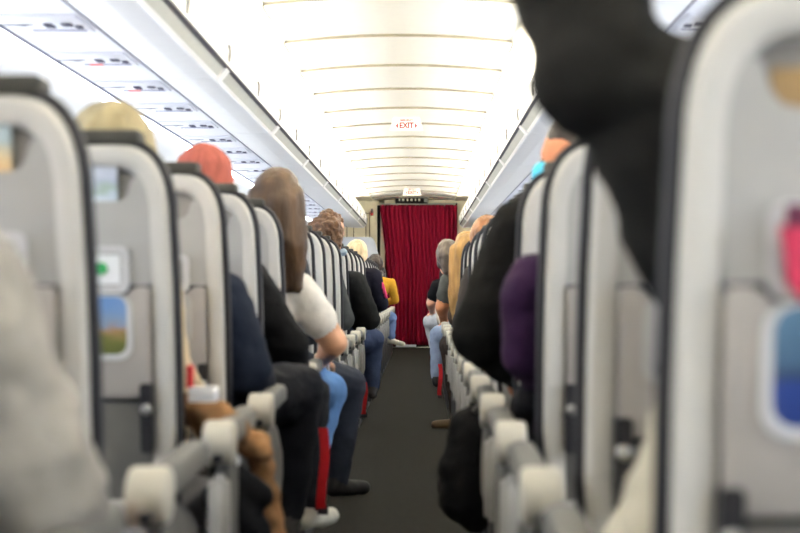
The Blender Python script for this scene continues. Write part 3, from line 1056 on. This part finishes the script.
hair(p, SHORT, (60, 46, 36))
p = person('left', 10, 'person with curly brown hair and pale blue collar, left side', (66, 70, 72), head=HP(330, 213, 9.06),
           shoulder=P(328, 268, 9.06), elbow=P(344, 320, 9.1), accent=(160, 176, 190), arm_r=0.066, yaw=-0.5)
hair(p, [((-0.05, -0.06, 0.05), 0.06, (0.05, -0.06, 0.05), 0.06), ((0, -0.02, 0.085), 0.07, (0, 0.03, 0.08), 0.062), ((0.06, -0.04, 0.0), 0.055, (0.055, -0.05, -0.05), 0.05), ((-0.06, -0.04, 0.0), 0.055, (-0.055, -0.05, -0.05), 0.05), ((0, -0.075, 0.0), 0.06, (0, -0.07, -0.05), 0.055)],
     (84, 58, 36), amp=0.014, freq=34, stretch=(1, 1, 1), voxel=0.007, mscale=60, mstretch=(1, 1, 1), smooth_it=1)
o, R, root, _ = p
hair(p, [((-0.09, -0.07, -0.115), 0.024, (0.03, -0.06, -0.135), 0.024), ((0.03, -0.06, -0.125), 0.024, (0.085, 0.02, -0.10), 0.024)], (0, 0, 0), name='collar', m=cloth('collar_blue', (158, 176, 194)), amp=0.004)
p = person('left', 11, 'person in black coat whose elbow rests on the left armrest far ahead', (26, 27, 28), head=P(304, 262, 9.82),
           shoulder=P(354, 284, 9.8), elbow=P(369, 319, 9.85), arm_r=0.074, trousers=(44, 54, 78), knee=P(372, 340, 10.2), ankle=P(372, 385, 10.2))
hair(p, SHORT, (40, 32, 28))
p = person('left', 15, 'person with white-blond hair in navy top with pink stripe', (22, 22, 34), head=HP(357, 240, 12.75),
           shoulder=P(373, 277, 12.75), elbow=P(381, 304, 12.8), arm_r=0.066, trousers=(70, 80, 100), accent=(196, 60, 108), skin_c=(214, 170, 140),
           extra_caps=[(P(383, 284, 12.72), 0.012, P(387, 298, 12.72), 0.010, 4)])
hair(p, SHORT + [((0, -0.05, 0.05), 0.09, (0, -0.01, 0.05), 0.088), ((0, -0.06, -0.02), 0.08, (0, -0.05, -0.07), 0.06)], (214, 190, 150))
p = person('left', 21, 'person with dark hair, yellow sleeve, white sneaker held over the aisle', (206, 156, 52), head=HP(375, 254, 17.2),
           shoulder=P(391, 283, 17.2), elbow=P(395, 300, 17.3), arm_r=0.048, trousers=(96, 116, 156), knee=P(390, 318, 17.7), ankle=P(391, 336, 17.6),
           toe=(0.8, -0.3, -0.12), shoe_c=(236, 232, 214))
hair(p, SHORT + [((0, -0.05, 0.03), 0.085, (0, 0.0, 0.05), 0.085)], (40, 28, 24))

# --- right column ---
p = person('right', 0, 'person in black jacket raising an arm beside the nearest right seat', (24, 24, 24), head=(0.62, 1.66, 1.13),
           shoulder=P(722, 138, 1.62), elbow=P(600, 74, 1.62), wrist=P(540, -165, 1.66), arm_r=0.074, wr=0.010, fore_r=0.100,
           accent=(180, 175, 160), trousers=(180, 175, 160),
           extra_caps=[(P(655, 150, 1.62), 0.072, P(712, 300, 1.66), 0.06, 0), (P(720, 300, 1.66), 0.07, P(676, 370, 1.62), 0.024, 0),
                       (P(672, 410, 1.63), 0.026, P(655, 520, 1.63), 0.042, 4), (P(655, 520, 1.63), 0.042, P(700, 620, 1.66), 0.07, 4)])
hair(p, SHORT, (44, 36, 30))
p = person('right', 2, 'person in deep purple sweater on the right of the aisle', (38, 20, 46), head=P(600, 212, 3.15),
           shoulder=P(536, 288, 3.12), elbow=P(529, 352, 3.16), wrist=P(566, 392, 3.50), arm_r=0.062, wr=0.008, trousers=(20, 20, 24), extra_caps=[(P(536, 398, 3.3), 0.05, P(532, 420, 3.45), 0.05, 2)])
hair(p, SHORT, (60, 46, 40))
p = person('right', 3, 'person in black coat and light blue face mask leaning over right armrest', (15, 15, 15), head=HP(581, 115, 3.92),
           shoulder=P(524, 232, 3.90), elbow=P(480, 336, 3.95), wrist=P(518, 372, 4.15), arm_r=0.078, wr=0.008, trousers=(20, 20, 22), yaw=1.2,
           skin_c=(190, 122, 88), extra_caps=[(P(510, 290, 3.95), 0.10, P(510, 350, 4.0), 0.09, 0)])
hair(p, SHORT, (40, 30, 26))
M['mask'] = mat('mask_blue', (92, 196, 234), 0.8, var=0.05, bump=0.2, bscale=80)
hair(p, [((0.04, 0.09, -0.02), 0.034, (-0.04, 0.09, -0.02), 0.034), ((0.04, 0.085, -0.075), 0.034, (-0.04, 0.085, -0.075), 0.034), ((0, 0.105, -0.03), 0.030, (0, 0.09, -0.07), 0.03)], (0, 0, 0), name='face_mask', m=M['mask'], amp=0.001)
p = person('right', 8, 'person with copper hair just above the right seats halfway ahead', (60, 56, 54), head=HP(488, 215, 7.6))
hair(p, SHORT + [((0, -0.05, 0.03), 0.085, (0, 0.0, 0.05), 0.085)], (128, 84, 52))
p = person('right', 10, 'person with long wavy blond hair and tan-soled shoe, right aisle side', (76, 66, 60), head=HP(468, 231, 9.05),
           shoulder=P(470, 290, 9.05), ankle=P(458, 414, 9.55), knee=P(452, 345, 9.6), toe=(-0.9, 0.3, 0), shoe_c=(92, 72, 46), trousers=(52, 44, 40), skin_c=(206, 150, 118))
hair(p, longhair(0.40, 0.05, -0.035, -0.05) + [((-0.01, -0.07, -0.1), 0.07, (-0.05, -0.06, -0.26), 0.062), ((-0.05, -0.06, -0.26), 0.062, (-0.055, -0.03, -0.37), 0.045)],
     (160, 124, 74), amp=0.012, freq=26)
p = person('right', 13, 'person with dark grey hair and grey sweater, bare forearm, right side', (74, 76, 74), head=HP(448, 239, 11.25),
           shoulder=P(450, 281, 11.25), elbow=P(442, 306, 11.3), wrist=P(444, 322, 11.5), short_sleeve=True, arm_r=0.066, trousers=(120, 134, 160), skin_c=(206, 138, 96),
           knee=P(440, 336, 11.6), ankle=P(437, 375, 11.5))
hair(p, SHORT + [((0, -0.05, 0.02), 0.085, (0, 0.0, 0.05), 0.085), ((0, -0.06, -0.03), 0.07, (0, -0.06, -0.09), 0.05)], (84, 74, 66))
p = person('right', 18, 'person in black t-shirt farthest ahead at the right aisle edge', (18, 20, 24), head=P(446, 264, 14.95),
           shoulder=P(438, 286, 14.95), elbow=P(431, 303, 15.0), wrist=P(432, 312, 15.2), short_sleeve=True, arm_r=0.062, skin_c=(214, 160, 136), trousers=(176, 180, 186),
           knee=P(431, 322, 15.3), ankle=P(434, 345, 15.3))
hair(p, SHORT, (48, 40, 36))

# ------------------------------------------------------------------ small things along the aisle
def soft(name, caps, m, label, cat, voxel=0.009, amp=0.008, freq=16, parent=None):
    me = remeshed([(tuple(a), ra, tuple(b), rb) for a, ra, b, rb in caps], voxel, 3)
    wrinkle(me, amp, freq, random.random()*30)
    c = sum((Vector(v.co) for v in me.vertices), Vector())/len(me.vertices)
    c.z = min(v.co.z for v in me.vertices)
    me.transform(Matrix.Translation(-c))
    me.materials.clear(); me.materials.append(m)
    me.polygons.foreach_set('use_smooth', [True]*len(me.polygons))
    o = bpy.data.objects.new(name, me); COL.objects.link(o); o.location = c
    return tag(o, label, cat) if label else o


Yb = 3.12
soft('brown_coat', [(P(196, 408, Yb), 0.040, P(226, 430, Yb), 0.045), (P(226, 428, Yb+.1), 0.035, P(262, 452, Yb+0.05), 0.026),
                    (P(258, 440, Yb+.12), 0.024, P(268, 520, Yb+.1), 0.030), (P(268, 520, Yb+.1), 0.030, P(282, 600, Yb+.1), 0.036)],
     M['brown'], 'fuzzy brown coat hanging over the second left armrest into the aisle', 'coat', amp=0.012, freq=24)
g = soft('shoulder_bag', [(P(226, 470, Yb-.02), 0.03, P(262, 496, Yb), 0.028), (P(222, 500, Yb-.02), 0.04, P(256, 530, Yb), 0.035), (P(236, 560, Yb), 0.05, P(262, 580, Yb), 0.04)],
         M['blackcloth'], 'black shoulder bag with white button hanging by the brown coat', 'bag', amp=0.004)
bm = bmesh.new(); bmesh.ops.create_uvsphere(bm, u_segments=16, v_segments=10, radius=0.0125)
b_ = link('button', bm, M['button'], g); b_.location = P(234, 461, Yb-0.06) - g.location
t = empty('snack_box', P(204, 396, 3.02))
tag(t, 'small white box with red lid edge held by the beige sleeve', 'box')
link('carton', B(-0.03, 0.026, -0.02, 0.03, -0.012, 0.018, bev=0.004), M['white'], t)
link('red_flap', B(-0.035, -0.022, -0.012, 0.012, 0.016, 0.062, bev=0.003), M['red'], t)

Yg = 4.36
g = soft('backpack', [(P(466, 425, Yg), 0.05, P(461, 500, Yg), 0.066), (P(474, 440, Yg), 0.05, P(474, 515, Yg), 0.05), (P(457, 470, Yg), 0.058, P(459, 498, Yg+.1), 0.062), (P(476, 405, Yg), 0.022, P(470, 430, Yg), 0.03), (P(490, 440, Yg), .04, P(492, 510, Yg), .04)],
         M['blackcloth'], 'large slack black backpack hanging into the aisle on the right', 'backpack', amp=0.006)
bm = bmesh.new(); tube(bm, [P(474, 412, Yg-.03)-g.location, P(484, 398, Yg-.02)-g.location, P(500, 396, Yg-.02)-g.location], 0.010, 8)
link('strap', bm, M['black'], g)


def red_strap(px, y0, y1, Y, w, label):
    a, b = P(px, y0, Y), P(px, y1, Y)
    bm = bmesh.new()
    rings = []
    for i in range(9):
        t_ = i/8
        q = a.lerp(b, t_) + Vector((0.006*math.sin(t_*5), 0.006*math.cos(t_*4), 0))
        rings.append([q + Vector((dx_*w, dy_, 0)) - b for dx_, dy_ in ((-.5, -.002), (.5, -.002), (.5, .002), (-.5, .002))])
    loft(bm, rings)
    r = empty('seat_strap', b)
    link('webbing', bm, M['strap'], r, smooth=False)
    link('tag_end', B(-w*0.55, w*0.55, -0.004, 0.004, -0.02, 0.012, bev=0.002), M['black'], r)
    return tag(r, label, 'strap', 'red straps hanging beside the seats')


red_strap(323, 428, 508, 4.70, 0.030, 'red strap hanging beside the white sneakers at left')
red_strap(363, 382, 414, 9.7, 0.05, 'red strap hanging under a left seat past the black shoe')
red_strap(440, 364, 395, 11.0, 0.030, 'red strap hanging by the right seats above the tan-soled shoe')
